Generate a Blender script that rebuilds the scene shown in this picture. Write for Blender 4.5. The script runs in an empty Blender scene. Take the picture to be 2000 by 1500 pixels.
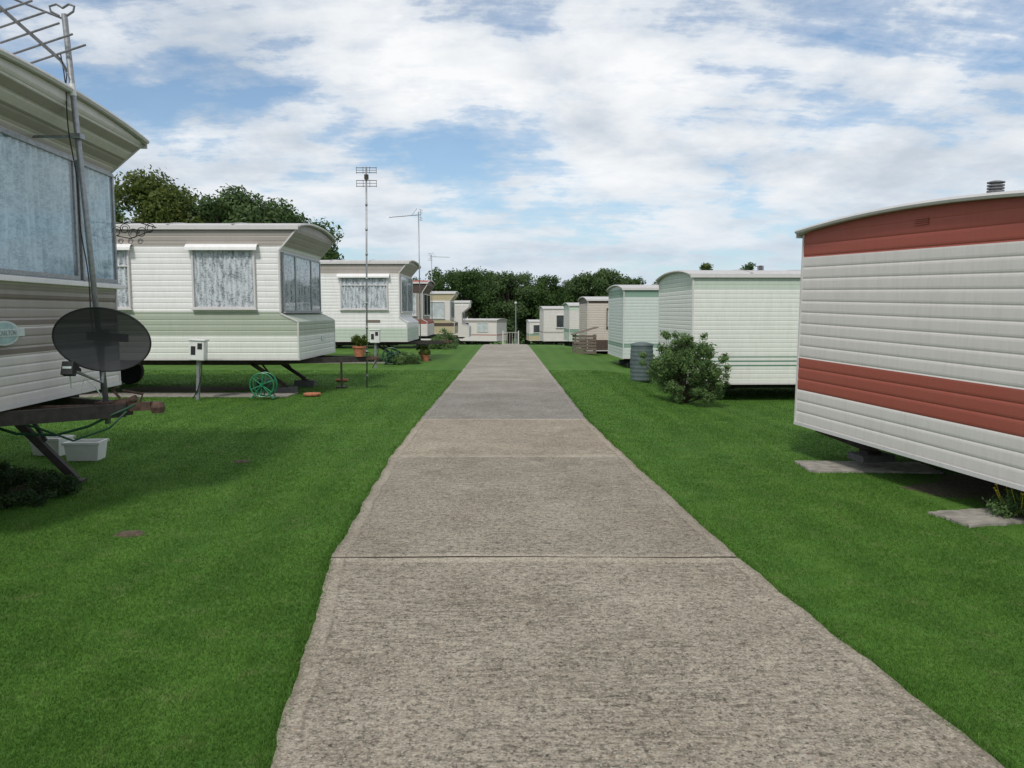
import bpy, bmesh, math, random
import numpy as np
from mathutils import Vector, Matrix, Euler
random.seed(7); np.random.seed(7)
scene=bpy.context.scene
COL=scene.collection
R=math.radians

# ------------------------------------------------------------------ helpers
def ss(a,b,x):
    t=min(1.0,max(0.0,(x-a)/(b-a))); return t*t*(3-2*t)
def gz(x,y):
    z=0.0
    if y>36:
        t=y-36
        z-= (0.045*t*t/16 if t<8 else 0.045*4+0.045*(t-8)) if t<70 else 0.045*4+0.045*62
    z-=0.20*ss(2.2,4.2,x)*ss(9,15,y)
    return z

class MB:
    def __init__(s): s.v=[];s.f=[];s.m=[]
    def add(s,vs,fs,mi=0):
        o=len(s.v); s.v+= [tuple(p) for p in vs]
        for f in fs: s.f.append(tuple(i+o for i in f)); s.m.append(mi)
    def box(s,a,b,mi=0,M=None):
        x0,y0,z0=[min(a[i],b[i]) for i in range(3)];x1,y1,z1=[max(a[i],b[i]) for i in range(3)]
        vs=[(x0,y0,z0),(x1,y0,z0),(x1,y1,z0),(x0,y1,z0),(x0,y0,z1),(x1,y0,z1),(x1,y1,z1),(x0,y1,z1)]
        if M is not None: vs=[tuple(M@Vector(p)) for p in vs]
        s.add(vs,[(0,3,2,1),(4,5,6,7),(0,1,5,4),(1,2,6,5),(2,3,7,6),(3,0,4,7)],mi)
    def beam(s,p,q,w,h,mi=0):
        p=Vector(p);q=Vector(q);d=(q-p);L=d.length;d.normalize()
        up=Vector((0,0,1))
        if abs(d.z)>.95: up=Vector((0,1,0))
        sd=d.cross(up).normalized();up=sd.cross(d).normalized()
        vs=[]
        for e in (p,q):
            for a,b in((-1,-1),(1,-1),(1,1),(-1,1)): vs.append(e+sd*a*w/2+up*b*h/2)
        s.add(vs,[(0,3,2,1)[::-1],(4,5,6,7)[::-1],(0,1,5,4)[::-1],(1,2,6,5)[::-1],(2,3,7,6)[::-1],(3,0,4,7)[::-1]],mi)
    def tube(s,pts,r,n=8,mi=0,caps=True):
        pts=[Vector(p) for p in pts]
        rs=r if isinstance(r,(list,tuple)) else [r]*len(pts)
        o=len(s.v);prev=None
        for i,p in enumerate(pts):
            d=(pts[min(i+1,len(pts)-1)]-pts[max(i-1,0)]).normalized()
            if prev is None:
                up=Vector((0,0,1)) if abs(d.z)<.9 else Vector((1,0,0))
                a=d.cross(up).normalized()
            else:
                a=(prev-d*prev.dot(d)).normalized()
            prev=a;b=d.cross(a)
            for k in range(n):
                t=2*math.pi*k/n
                s.v.append(tuple(p+(a*math.cos(t)+b*math.sin(t))*rs[i]))
        for i in range(len(pts)-1):
            for k in range(n):
                a=o+i*n+k;b=o+i*n+(k+1)%n
                s.f.append((a,b,b+n,a+n));s.m.append(mi)
        if caps:
            s.f.append(tuple(o+k for k in range(n))[::-1]);s.m.append(mi)
            e=o+(len(pts)-1)*n
            s.f.append(tuple(e+k for k in range(n)));s.m.append(mi)
    def lathe(s,prof,c=(0,0,0),n=24,mi=0,M=None):
        o=len(s.v)
        for r,z in prof:
            for k in range(n):
                t=2*math.pi*k/n
                p=Vector((r*math.cos(t),r*math.sin(t),z))
                if M is not None: p=M@p
                s.v.append((p.x+c[0],p.y+c[1],p.z+c[2]))
        for i in range(len(prof)-1):
            for k in range(n):
                a=o+i*n+k;b=o+i*n+(k+1)%n
                s.f.append((a,b,b+n,a+n));s.m.append(mi)
    def obj(s,name,mats,parent=None,smooth=False,loc=None,fix=True,bevel=0):
        me=bpy.data.meshes.new(name)
        me.from_pydata(s.v,[],s.f)
        if not isinstance(mats,(list,tuple)): mats=[mats]
        for m in mats: me.materials.append(m)
        me.polygons.foreach_set("material_index",s.m)
        if fix:
            bm=bmesh.new();bm.from_mesh(me)
            bmesh.ops.recalc_face_normals(bm,faces=bm.faces)
            bm.to_mesh(me);bm.free()
        if smooth: me.polygons.foreach_set("use_smooth",[True]*len(me.polygons))
        me.update()
        ob=bpy.data.objects.new(name,me);COL.objects.link(ob)
        if parent: ob.parent=parent
        if loc: ob.location=loc
        if bevel:
            md=ob.modifiers.new("bevel","BEVEL");md.width=bevel;md.segments=2;md.limit_method='ANGLE'
        return ob

def empty(name,loc,label,cat,rot=(0,0,0),group=None):
    e=bpy.data.objects.new(name,None);e.empty_display_size=.3
    e.location=loc;e.rotation_euler=rot;COL.objects.link(e)
    e["label"]=label;e["category"]=cat
    if group:e["group"]=group
    return e
def tag(o,label,cat,kind=None,group=None):
    o["label"]=label;o["category"]=cat
    if kind:o["kind"]=kind
    if group:o["group"]=group
    return o

# ------------------------------------------------------------------ materials
def newmat(name):
    m=bpy.data.materials.new(name);m.use_nodes=True
    nt=m.node_tree;b=nt.nodes["Principled BSDF"];return m,nt,b
def N(nt,t,**k):
    n=nt.nodes.new(t)
    for a,v in k.items(): setattr(n,a,v)
    return n
def ramp(nt,fac,stops):
    r=N(nt,'ShaderNodeValToRGB');el=r.color_ramp.elements
    while len(el)<len(stops): el.new(.5)
    for e,(p,c) in zip(el,stops):
        e.position=p;e.color=(c[0],c[1],c[2],1) if isinstance(c,(tuple,list)) else (c,c,c,1)
    nt.links.new(fac,r.inputs[0]);return r.outputs[0]
def noise(nt,vec,scale,detail=4,rough=.55,dist=0):
    n=N(nt,'ShaderNodeTexNoise');n.inputs['Scale'].default_value=scale;n.inputs['Detail'].default_value=detail
    n.inputs['Roughness'].default_value=rough;n.inputs['Distortion'].default_value=dist
    if vec is not None: nt.links.new(vec,n.inputs['Vector'])
    return n.outputs['Fac']
def mapping(nt,vec,sc,loc=(0,0,0)):
    m=N(nt,'ShaderNodeMapping');m.inputs['Scale'].default_value=sc;m.inputs['Location'].default_value=loc
    nt.links.new(vec,m.inputs['Vector']);return m.outputs[0]
def mix(nt,fac,a,b,mode='MIX'):
    m=N(nt,'ShaderNodeMix',data_type='RGBA',blend_type=mode)
    for sock,v in((m.inputs[0],fac),(m.inputs[6],a),(m.inputs[7],b)):
        if isinstance(v,bpy.types.NodeSocket): nt.links.new(v,sock)
        elif isinstance(v,(int,float)): sock.default_value=v if sock==m.inputs[0] else (v,v,v,1)
        else: sock.default_value=(v[0],v[1],v[2],1)
    return m.outputs[2]
def mth(nt,op,a,b=0.0):
    m=N(nt,'ShaderNodeMath',operation=op)
    for i,v in enumerate((a,b)):
        if isinstance(v,bpy.types.NodeSocket): nt.links.new(v,m.inputs[i])
        else: m.inputs[i].default_value=v
    return m.outputs[0]
def bump(nt,b,h,strength=.3,dist=.01):
    n=N(nt,'ShaderNodeBump');n.inputs['Strength'].default_value=strength;n.inputs['Distance'].default_value=dist
    nt.links.new(h,n.inputs['Height']);nt.links.new(n.outputs[0],b.inputs['Normal'])

def paint(name,c,rough=.5,dirt=.35,dc=(.21,.19,.165)):
    m,nt,b=newmat(name)
    g=N(nt,'ShaderNodeNewGeometry').outputs['Position']
    n1=noise(nt,mapping(nt,g,(2.5,2.5,.5)),3,6,.65)
    n2=noise(nt,mapping(nt,g,(9,9,1.2)),4,5,.6)
    f=mth(nt,'MULTIPLY',mth(nt,'MULTIPLY',n1,n2),1.0)
    fr=ramp(nt,f,[(.18,0.0),(.48,1.0)])
    c2=mix(nt,mth(nt,'MULTIPLY',fr,dirt),c,tuple(c[i]*.5+dc[i]*.5 for i in range(3)))
    nt.links.new(c2,b.inputs['Base Color'])
    nt.links.new(ramp(nt,n1,[(.3,rough*.8),(.7,min(1,rough*1.3))]),b.inputs['Roughness'])
    b.inputs['Specular IOR Level'].default_value=.3
    return m
def simple(name,c,rough=.6,metal=0,var=.25,scale=8,bp=0.0):
    m,nt,b=newmat(name)
    g=N(nt,'ShaderNodeNewGeometry').outputs['Position']
    n=noise(nt,g,scale,6,.6)
    cc=mix(nt,ramp(nt,n,[(.3,0.0),(.7,1.0)]),tuple(x*(1-var) for x in c),tuple(min(1,x*(1+var)) for x in c))
    nt.links.new(cc,b.inputs['Base Color']);b.inputs['Roughness'].default_value=rough;b.inputs['Metallic'].default_value=metal
    if bp: bump(nt,b,n,bp,.01)
    return m

WHITE=paint("white_paint",(.79,.775,.76))
CREAM=paint("cream_paint",(.65,.61,.58))
CREAMG=paint("pale_green_cream",(.70,.71,.655))
SAGE=paint("sage_green_paint",(.38,.42,.335))
PGREEN=paint("pale_green_paint",(.50,.57,.485))
GREEN=paint("green_paint",(.21,.32,.25))
DGREEN=paint("dark_green_line",(.08,.19,.14),dirt=.1)
TEALG=paint("grey_green_paint",(.54,.59,.56))
TAUPE=paint("taupe_paint",(.35,.315,.285))
DTAUPE=paint("dark_taupe_paint",(.19,.155,.13))
RED=paint("faded_red_paint",(.33,.082,.058),rough=.6,dirt=.4,dc=(.3,.17,.13))
BROWN=paint("dark_brown_paint",(.075,.05,.04))
PINKC=paint("beige_paint",(.55,.48,.42))
YELB=paint("tan_paint",(.45,.38,.24))
ROOFM=paint("roof_sheet",(.51,.495,.485),rough=.6,dirt=.7,dc=(.12,.12,.11))
TRIM=paint("aluminium_trim",(.60,.575,.565),rough=.55)
STEEL=simple("dark_steel",(.035,.028,.024),.7,0,.5,14,.3)
RUST=simple("rusty_steel",(.085,.05,.036),.85,0,.6,18,.5)
GALV=simple("galvanised_steel",(.30,.31,.32),.45,.6,.25,30)
ALU=simple("weathered_aluminium",(.17,.17,.175),.5,.4,.25,30)
BLACKP=simple("black_plastic",(.02,.02,.022),.5)
WHITEP=simple("white_plastic",(.68,.68,.66),.4,0,.1,5)
TERRA=simple("terracotta",(.40,.15,.08),.85,0,.25,20,.2)
GREENP=simple("green_plastic",(.01,.17,.07),.4,0,.15,6)
HOSE=simple("green_hose",(.012,.06,.032),.45)
BARREL=simple("grey_green_plastic",(.085,.115,.115),.6,0,.25,4)
CONC=simple("concrete_pad",(.26,.24,.205),.95,0,.4,9,.5)
BLOCK=simple("grey_block",(.10,.10,.10),.95,0,.3,20,.5)
WOODM=simple("weathered_timber",(.15,.12,.095),.9,0,.4,25,.4)
RUBBER=simple("tyre_rubber",(.02,.02,.02),.85)
SOIL=simple("bare_soil",(.085,.065,.04),1,0,.5,30,.8)
BARK=simple("bark",(.07,.055,.04),.95,0,.4,12,.8)
TEAL=simple("teal_sticker",(.33,.48,.46),.5,0,.2,20)
PALES=simple("pale_sticker",(.55,.62,.60),.5,0,.1,20)
FADED=simple("faded_lettering",(.22,.32,.30),.6)
YELLOW=simple("yellow_petal",(.75,.55,.04),.7)

def glassmat():
    m,nt,b=newmat("window_glass")
    nt.nodes.remove(b)
    out=nt.nodes['Material Output']
    t=N(nt,'ShaderNodeBsdfTransparent');t.inputs[0].default_value=(.95,.97,.98,1)
    g=N(nt,'ShaderNodeBsdfGlossy');g.inputs['Roughness'].default_value=.04
    lw=N(nt,'ShaderNodeLayerWeight');lw.inputs['Blend'].default_value=.5
    f=mth(nt,'ADD',mth(nt,'MULTIPLY',mth(nt,'POWER',lw.outputs['Facing'],4.0),.8),.05)
    mx=N(nt,'ShaderNodeMixShader');nt.links.new(f,mx.inputs[0]);nt.links.new(t.outputs[0],mx.inputs[1]);nt.links.new(g.outputs[0],mx.inputs[2])
    nt.links.new(mx.outputs[0],out.inputs[0]);return m
GLASS=glassmat()
def lace(name,light,dark,sc=1.0,t0=.46,t1=.56):
    m,nt,b=newmat(name)
    g=N(nt,'ShaderNodeTexCoord').outputs['UV']
    nn=noise(nt,g,24*sc,4,.75)
    n2=noise(nt,g,70*sc,3,.7)
    n3=noise(nt,mapping(nt,g,(1,.30,1)),14*sc,2,.5)
    a=mth(nt,'ADD',mth(nt,'ADD',mth(nt,'MULTIPLY',nn,.42),mth(nt,'MULTIPLY',n2,.28)),mth(nt,'MULTIPLY',n3,.3))
    f=ramp(nt,a,[(t0,0.0),(t1,1.0)])
    c=mix(nt,f,dark,light)
    nt.links.new(c,b.inputs['Base Color']);b.inputs['Roughness'].default_value=.9
    b.inputs['Specular IOR Level'].default_value=.05
    return m
LACE=lace("lace_curtain",(.70,.71,.73),(.22,.23,.25),1.0,.43,.52)
LACEB=lace("bluish_lace_curtain",(.60,.72,.80),(.33,.43,.50),.9,.42,.55)
NET=simple("net_curtain",(.58,.60,.60),.9,0,.2,3)
DARKIN=simple("dark_interior",(.05,.055,.06),.8,0,.4,3)

def leafmat(name,dk,lt,scale=.6):
    m,nt,b=newmat(name)
    geo=N(nt,'ShaderNodeNewGeometry')
    n=noise(nt,geo.outputs['Position'],scale,3,.6)
    f=mth(nt,'ADD',mth(nt,'MULTIPLY',geo.outputs['Random Per Island'],.45),mth(nt,'MULTIPLY',ramp(nt,n,[(.32,0.0),(.68,1.0)]),.55))
    c=mix(nt,f,dk,lt)
    out=nt.nodes['Material Output']
    nt.links.new(c,b.inputs['Base Color']);b.inputs['Roughness'].default_value=.6
    b.inputs['Specular IOR Level'].default_value=.2
    tr=N(nt,'ShaderNodeBsdfTranslucent');nt.links.new(mix(nt,.5,c,lt),tr.inputs[0])
    mx=N(nt,'ShaderNodeMixShader');mx.inputs[0].default_value=.38
    nt.links.new(b.outputs[0],mx.inputs[1]);nt.links.new(tr.outputs[0],mx.inputs[2]);nt.links.new(mx.outputs[0],out.inputs[0])
    return m
LEAF_A=leafmat("oak_foliage",(.030,.068,.022),(.095,.16,.042))
LEAF_B=leafmat("ash_foliage",(.042,.085,.034),(.13,.19,.066))
LEAF_C=leafmat("autumn_foliage",(.045,.078,.018),(.14,.17,.040))
LEAF_BUSH=leafmat("bush_foliage",(.04,.09,.03),(.19,.29,.10),5)
LEAF_IVY=leafmat("ivy_foliage",(.012,.030,.012),(.06,.105,.035),6)
LEAF_POT=leafmat("pot_foliage",(.03,.07,.01),(.16,.22,.04),8)

def grassmat(name,blades):
    m,nt,b=newmat(name)
    geo=N(nt,'ShaderNodeNewGeometry');g=geo.outputs['Position']
    big=noise(nt,g,.35,4,.6);mid=noise(nt,g,2.0,6,.68);fin=noise(nt,mapping(nt,g,(1,.55,1)),45,6,.7)
    st=N(nt,'ShaderNodeTexWave',wave_type='BANDS',bands_direction='X');st.inputs['Scale'].default_value=.55;st.inputs['Distortion'].default_value=1.5
    st.inputs['Detail'].default_value=1;nt.links.new(g,st.inputs['Vector'])
    f=mth(nt,'ADD',mth(nt,'ADD',mth(nt,'MULTIPLY',big,.38),mth(nt,'MULTIPLY',mid,.42)),mth(nt,'MULTIPLY',st.outputs['Fac'],.07))
    c=ramp(nt,f,[(.28,(.047,.112,.017)),(.44,(.066,.148,.022)),(.60,(.095,.188,.033))])
    yel=ramp(nt,noise(nt,g,4.5,6,.75),[(.54,0.0),(.76,.7)])
    c=mix(nt,yel,c,(.155,.185,.065))
    thin=ramp(nt,noise(nt,mapping(nt,g,(1,1,1),(7,3,0)),1.6,6,.75),[(.66,0.0),(.74,.55)])
    c=mix(nt,thin,c,(.15,.14,.07))
    if blades:
        r=ramp(nt,geo.outputs['Random Per Island'],[(0,.95),(.6,1.3),(.95,1.6),(1,2.0)])
        c=mix(nt,1.0,c,r,'MULTIPLY')
        b.inputs['Roughness'].default_value=.6
        b.inputs['Specular IOR Level'].default_value=.2
        nt.links.new(c,b.inputs['Base Color'])
        out=nt.nodes['Material Output']
        tr=N(nt,'ShaderNodeBsdfTranslucent');nt.links.new(c,tr.inputs[0])
        mx=N(nt,'ShaderNodeMixShader');mx.inputs[0].default_value=.4
        nt.links.new(b.outputs[0],mx.inputs[1]);nt.links.new(tr.outputs[0],mx.inputs[2]);nt.links.new(mx.outputs[0],out.inputs[0])
    else:
        c=mix(nt,1.0,c,ramp(nt,fin,[(.25,.70),(.5,.98),(.75,1.25)]),'MULTIPLY')
        nt.links.new(c,b.inputs['Base Color']);b.inputs['Roughness'].default_value=.85
        b.inputs['Specular IOR Level'].default_value=.15
        bump(nt,b,fin,.3,.03)
    return m
GRASS=grassmat("lawn_ground",False);BLADE=grassmat("grass_blades",True)

def pathmat():
    m,nt,b=newmat("tamped_concrete")
    g=N(nt,'ShaderNodeNewGeometry').outputs['Position']
    uv=N(nt,'ShaderNodeTexCoord').outputs['UV']
    sx=N(nt,'ShaderNodeSeparateXYZ');nt.links.new(uv,sx.inputs[0])
    wob=noise(nt,g,2.2,3,.5)
    rid=noise(nt,mapping(nt,g,(5.5,38,1)),1.0,5,.74,.10)
    fine=noise(nt,g,95,5,.78)
    pit=noise(nt,g,36,5,.75)
    big=noise(nt,g,1.3,5,.6)
    patch=noise(nt,g,.8,6,.7)
    agg=N(nt,'ShaderNodeTexVoronoi');agg.inputs['Scale'].default_value=85;nt.links.new(g,agg.inputs['Vector'])
    agd=N(nt,'ShaderNodeTexVoronoi');agd.inputs['Scale'].default_value=48;nt.links.new(g,agd.inputs['Vector'])
    mu=ramp(nt,mth(nt,'ADD',sx.outputs[0],mth(nt,'MULTIPLY',wob,.01)),[(.085,0.0),(.10,1.0)])
    mv=ramp(nt,mth(nt,'ADD',sx.outputs[1],mth(nt,'MULTIPLY',wob,.03)),[(.10,0.0),(.14,1.0)])
    msk=mth(nt,'MULTIPLY',mu,mv)
    rmask=mth(nt,'MULTIPLY',msk,ramp(nt,noise(nt,mapping(nt,g,(.6,1,1)),.9,3,.6),[(.36,.25),(.58,.95)]))
    at=N(nt,'ShaderNodeAttribute',attribute_name='tint')
    c=mix(nt,ramp(nt,big,[(.35,0.0),(.65,1.0)]),(.295,.258,.203),(.372,.332,.268))
    c=mix(nt,1.0,c,at.outputs['Color'],'MULTIPLY')
    c=mix(nt,1.0,c,ramp(nt,mv,[(0,1.18),(1,1.0)]),'MULTIPLY')
    rr=mix(nt,rmask,1.0,ramp(nt,rid,[(.36,.45),(.44,.84),(.50,1.0),(.62,1.10)]))
    c=mix(nt,1.0,c,rr,'MULTIPLY')
    pp=mix(nt,ramp(nt,msk,[(0,.4),(1,1.0)]),1.0,ramp(nt,pit,[(.36,.36),(.45,.90),(.7,1.18)]))
    c=mix(nt,1.0,c,pp,'MULTIPLY')
    c=mix(nt,1.0,c,ramp(nt,fine,[(.3,.50),(.5,1.0),(.72,1.7)]),'MULTIPLY')
    stn=mth(nt,'MULTIPLY',ramp(nt,patch,[(.48,0.0),(.62,1.0)]),ramp(nt,noise(nt,g,26,5,.75),[(.46,0.0),(.56,.5)]))
    c=mix(nt,stn,c,(.115,.105,.08))
    sepc=N(nt,'ShaderNodeSeparateColor');nt.links.new(agg.outputs['Color'],sepc.inputs[0])
    sepd=N(nt,'ShaderNodeSeparateColor');nt.links.new(agd.outputs['Color'],sepd.inputs[0])
    core=ramp(nt,agg.outputs['Distance'],[(.35,1.0),(.55,0.0)]);cored=ramp(nt,agd.outputs['Distance'],[(.28,1.0),(.45,0.0)])
    c=mix(nt,mth(nt,'MULTIPLY',core,ramp(nt,sepc.outputs[0],[(.76,0.0),(.80,.7)])),c,(.48,.43,.35))
    c=mix(nt,mth(nt,'MULTIPLY',core,ramp(nt,sepc.outputs[1],[(.84,0.0),(.88,.75)])),c,(.11,.09,.07))
    c=mix(nt,mth(nt,'MULTIPLY',cored,ramp(nt,sepd.outputs[0],[(.92,0.0),(.94,.55)])),c,(.28,.18,.12))
    c=mix(nt,mth(nt,'MULTIPLY',cored,ramp(nt,sepd.outputs[1],[(.90,0.0),(.93,.6)])),c,(.12,.10,.08))
    ed=ramp(nt,mth(nt,'ADD',sx.outputs[0],mth(nt,'MULTIPLY',noise(nt,g,16,5,.75),.09)),[(.035,1.0),(.085,0.0)])
    c=mix(nt,mth(nt,'MULTIPLY',ed,.45),c,(.10,.095,.06))
    gr=ramp(nt,mth(nt,'ABSOLUTE',mth(nt,'SUBTRACT',mth(nt,'ADD',sx.outputs[0],mth(nt,'MULTIPLY',wob,.01)),.098)),[(0.002,.5),(.012,0.0)])
    c=mix(nt,mth(nt,'MULTIPLY',gr,ramp(nt,noise(nt,g,3,4,.6),[(.42,.2),(.58,1.0)])),c,(.13,.115,.09))
    jl=ramp(nt,mth(nt,'ADD',sx.outputs[1],mth(nt,'MULTIPLY',noise(nt,g,12,4,.7),.020)),[(.012,.75),(.026,0.0)])
    c=mix(nt,jl,c,(.12,.105,.08))
    nt.links.new(c,b.inputs['Base Color']);b.inputs['Roughness'].default_value=.92
    b.inputs['Specular IOR Level'].default_value=.2
    h=mth(nt,'ADD',mth(nt,'MULTIPLY',mth(nt,'MULTIPLY',ramp(nt,rid,[(.34,0.0),(.55,1.0)]),rmask),.6),
         mth(nt,'ADD',mth(nt,'MULTIPLY',ramp(nt,pit,[(.34,0.0),(.5,1.0)]),.35),mth(nt,'MULTIPLY',fine,.5)))
    bump(nt,b,h,.75,.011)
    return m
PATHM=pathmat()
GAP=simple("joint_filler",(.16,.14,.105),1,0,.4,20)

# ------------------------------------------------------------------ camera
cam=bpy.data.cameras.new("camera");camo=bpy.data.objects.new("camera",cam);COL.objects.link(camo)
cam.sensor_width=36;cam.lens=27.72;cam.clip_end=3000;cam.clip_start=.05
camo.location=(0,0,1.62);camo.rotation_euler=(R(90-5.2),0,0);scene.camera=camo

# ------------------------------------------------------------------ world
SUN=Vector((-.26,-.80,1.0)).normalized()
w=bpy.data.worlds.new("World");scene.world=w;w.use_nodes=True;nt=w.node_tree
bg=nt.nodes['Background'];bg.inputs[1].default_value=.108
sky=N(nt,'ShaderNodeTexSky',sky_type='NISHITA');sky.sun_disc=False
sky.sun_elevation=math.asin(SUN.z);sky.sun_rotation=math.atan2(SUN.x,SUN.y)%(2*math.pi)
sky.air_density=1.0;sky.dust_density=.6;sky.ozone_density=1.5
tc=N(nt,'ShaderNodeTexCoord').outputs['Generated']
sp=N(nt,'ShaderNodeSeparateXYZ');nt.links.new(tc,sp.inputs[0])
zc=mth(nt,'ADD',mth(nt,'MAXIMUM',sp.outputs[2],0.0),.24)
px=mth(nt,'DIVIDE',sp.outputs[0],zc);py=mth(nt,'DIVIDE',sp.outputs[1],zc)
cb=N(nt,'ShaderNodeCombineXYZ');nt.links.new(px,cb.inputs[0]);nt.links.new(py,cb.inputs[1])
n1=noise(nt,mapping(nt,cb.outputs[0],(.9,1,1),(5.3,2.9,0)),2.6,11,.60,.12)
n2=noise(nt,mapping(nt,cb.outputs[0],(.8,1,1),(2.35,7.1,0)),1.15,3,.5,.2)
wisp=noise(nt,mapping(nt,cb.outputs[0],(.5,2.0,1),(1,1,0)),4.5,9,.65,.4)
cov=mth(nt,'ADD',mth(nt,'ADD',mth(nt,'MULTIPLY',n1,.50),mth(nt,'MULTIPLY',n2,.34)),mth(nt,'MULTIPLY',wisp,.16))
mask=ramp(nt,cov,[(.42,.12),(.462,.42),(.488,.82),(.53,1.0)])
shade=noise(nt,mapping(nt,cb.outputs[0],(.9,1,1),(5.36,3.0,.06)),2.8,10,.60,.12)
shb=noise(nt,mapping(nt,cb.outputs[0],(.6,1,1),(8,8,0)),1.4,4,.55,.2)
sh=mth(nt,'ADD',mth(nt,'MULTIPLY',shade,.65),mth(nt,'MULTIPLY',shb,.35))
cc=ramp(nt,sh,[(.37,(5.3,5.9,6.6)),(.45,(6.5,6.95,7.5)),(.52,(7.8,8.1,8.4)),(.61,(8.9,9.0,9.1))])
skyc=mix(nt,1.0,sky.outputs[0],(.95,1.10,1.16),'MULTIPLY')
col=mix(nt,mask,skyc,cc)
hz=ramp(nt,sp.outputs[2],[(0.0,.70),(.08,.34),(.18,0.0)])
col=mix(nt,hz,col,(4.5,5.7,7.0))
nt.links.new(col,bg.inputs[0])
sl=bpy.data.lights.new("sun","SUN");sl.energy=2.3;sl.angle=R(9);sl.color=(1,.955,.89)
so=bpy.data.objects.new("sun",sl);COL.objects.link(so);so.rotation_euler=SUN.to_track_quat('Z','Y').to_euler();so.location=(-10,-20,30)
scene.view_settings.view_transform='Standard';scene.view_settings.look='None';scene.view_settings.exposure=0

# ------------------------------------------------------------------ ground
xs=sorted(set([-900,-400,-200,-120,-80,-60,-40,-30,-20,-15]+[i*.5 for i in range(-24,25)]+[15,20,30,40,60,80,120,200,400,900]))
ys=sorted(set([-300,-100,-40,-20,-10,-5]+[i*.5 for i in range(0,60)]+[i*2.0 for i in range(15,60)]+[130,160,200,300,500,900,1500]))
mb=MB()
vs=[(x,y,gz(x,y)) for y in ys for x in xs];nx=len(xs)
mb.add(vs,[(j*nx+i,j*nx+i+1,(j+1)*nx+i+1,(j+1)*nx+i) for j in range(len(ys)-1) for i in range(nx-1)])
gr=mb.obj("ground",GRASS,smooth=True,fix=False);tag(gr,"mown green lawn between rows of static caravans","lawn","structure")

# ------------------------------------------------------------------ path
LE=[(-4,-.2),(0,-.52),(2.68,-.86),(5.06,-1.18),(8.74,-1.35),(11.8,-1.38),(18.75,-1.37),(40.3,-1.44),(60,-1.5),(110,-1.6)]
RE=[(-4,2.45),(0,2.05),(2.68,1.74),(5.06,1.48),(8.74,1.264),(11.8,1.12),(18.75,1.04),(40.3,.785),(60,.7),(110,.6)]
def itp(T,y):
    for (a,p),(b,q) in zip(T,T[1:]):
        if y<=b: return p+(q-p)*(y-a)/(b-a)
    return T[-1][1]
def jit(y,s): return .006*math.sin(y*3.3+s)+.005*math.sin(y*9.1+s*2)+.004*math.sin(y*31+s*3)+.004*math.sin(y*67+s)
joints=[-2.4,1.35,5.06,8.74,11.8,15.5,18.75]
while joints[-1]<100: joints.append(joints[-1]+3.6)
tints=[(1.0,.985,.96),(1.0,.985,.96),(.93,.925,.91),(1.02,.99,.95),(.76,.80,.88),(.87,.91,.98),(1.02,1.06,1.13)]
pv=[];pf=[];puv=[];pt=[]
for si,(a,b_) in enumerate(zip(joints,joints[1:])):
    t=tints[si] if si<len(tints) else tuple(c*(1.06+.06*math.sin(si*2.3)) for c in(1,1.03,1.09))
    a0=a+.002;b0=b_-.002;n=max(2,int((b0-a0)/(.08 if a<14 else .5)))
    o=len(pv);dz=.018+.002*math.sin(si*4.1)
    ysl=[a0+(b0-a0)*j/n for j in range(n+1)]
    ysl=sorted(set(ysl+[b0-.03,b0-.16,a0+.02,a0+.1]))
    n=len(ysl)-1
    for j,y in enumerate(ysl):
        l=itp(LE,y)+jit(y,1);r=itp(RE,y)+jit(y,4)
        xsl=[l-.0,l,l+.05,l+.13]+[l+.13+(r-l-.26)*q/10 for q in range(1,10)]+[r-.13,r-.05,r,r]
        for i,x in enumerate(xsl):
            yy=y+.010*math.sin(x*3+si)+.004*math.sin(x*11)
            z=gz(x,yy)+dz if 0<i<len(xsl)-1 else gz(x,yy)-.06
            pv.append((x,yy,z));puv.append((min(x-l,r-x),min(b0-y,(y-a0)+.055)));pt.append(t)
    W_=17
    for j in range(n):
        for i in range(W_-1):
            pf.append((o+j*W_+i,o+j*W_+i+1,o+(j+1)*W_+i+1,o+(j+1)*W_+i))
me=bpy.data.meshes.new("path");me.from_pydata(pv,[],pf);me.materials.append(PATHM)
uvl=me.uv_layers.new(name="UVMap")
li=np.empty(len(me.loops),dtype=np.int32);me.loops.foreach_get("vertex_index",li)
uvl.data.foreach_set("uv",np.array(puv,dtype=np.float32)[li].ravel())
at=me.attributes.new("tint","FLOAT_COLOR","POINT")
at.data.foreach_set("color",np.hstack([np.array(pt,dtype=np.float32),np.ones((len(pt),1),dtype=np.float32)]).ravel())
path=bpy.data.objects.new("path",me);COL.objects.link(path);tag(path,"straight concrete slab path with tamped ridges and joints","path","structure")
mb=MB();yy=-2.0;prev=None
while yy<105:
    l=itp(LE,yy)+.05;r=itp(RE,yy)-.05;z=gz(0,yy)+.0125
    mb.v+=[(l,yy,z),(r,yy,z)]
    if prev is not None: mb.f.append((prev,prev+1,prev+3,prev+2));mb.m.append(0)
    prev=len(mb.v)-2;yy+=1.0
tag(mb.obj("path_joint_filler",GAP,fix=False),"dark filler in the joints between path slabs","path","structure")

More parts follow.
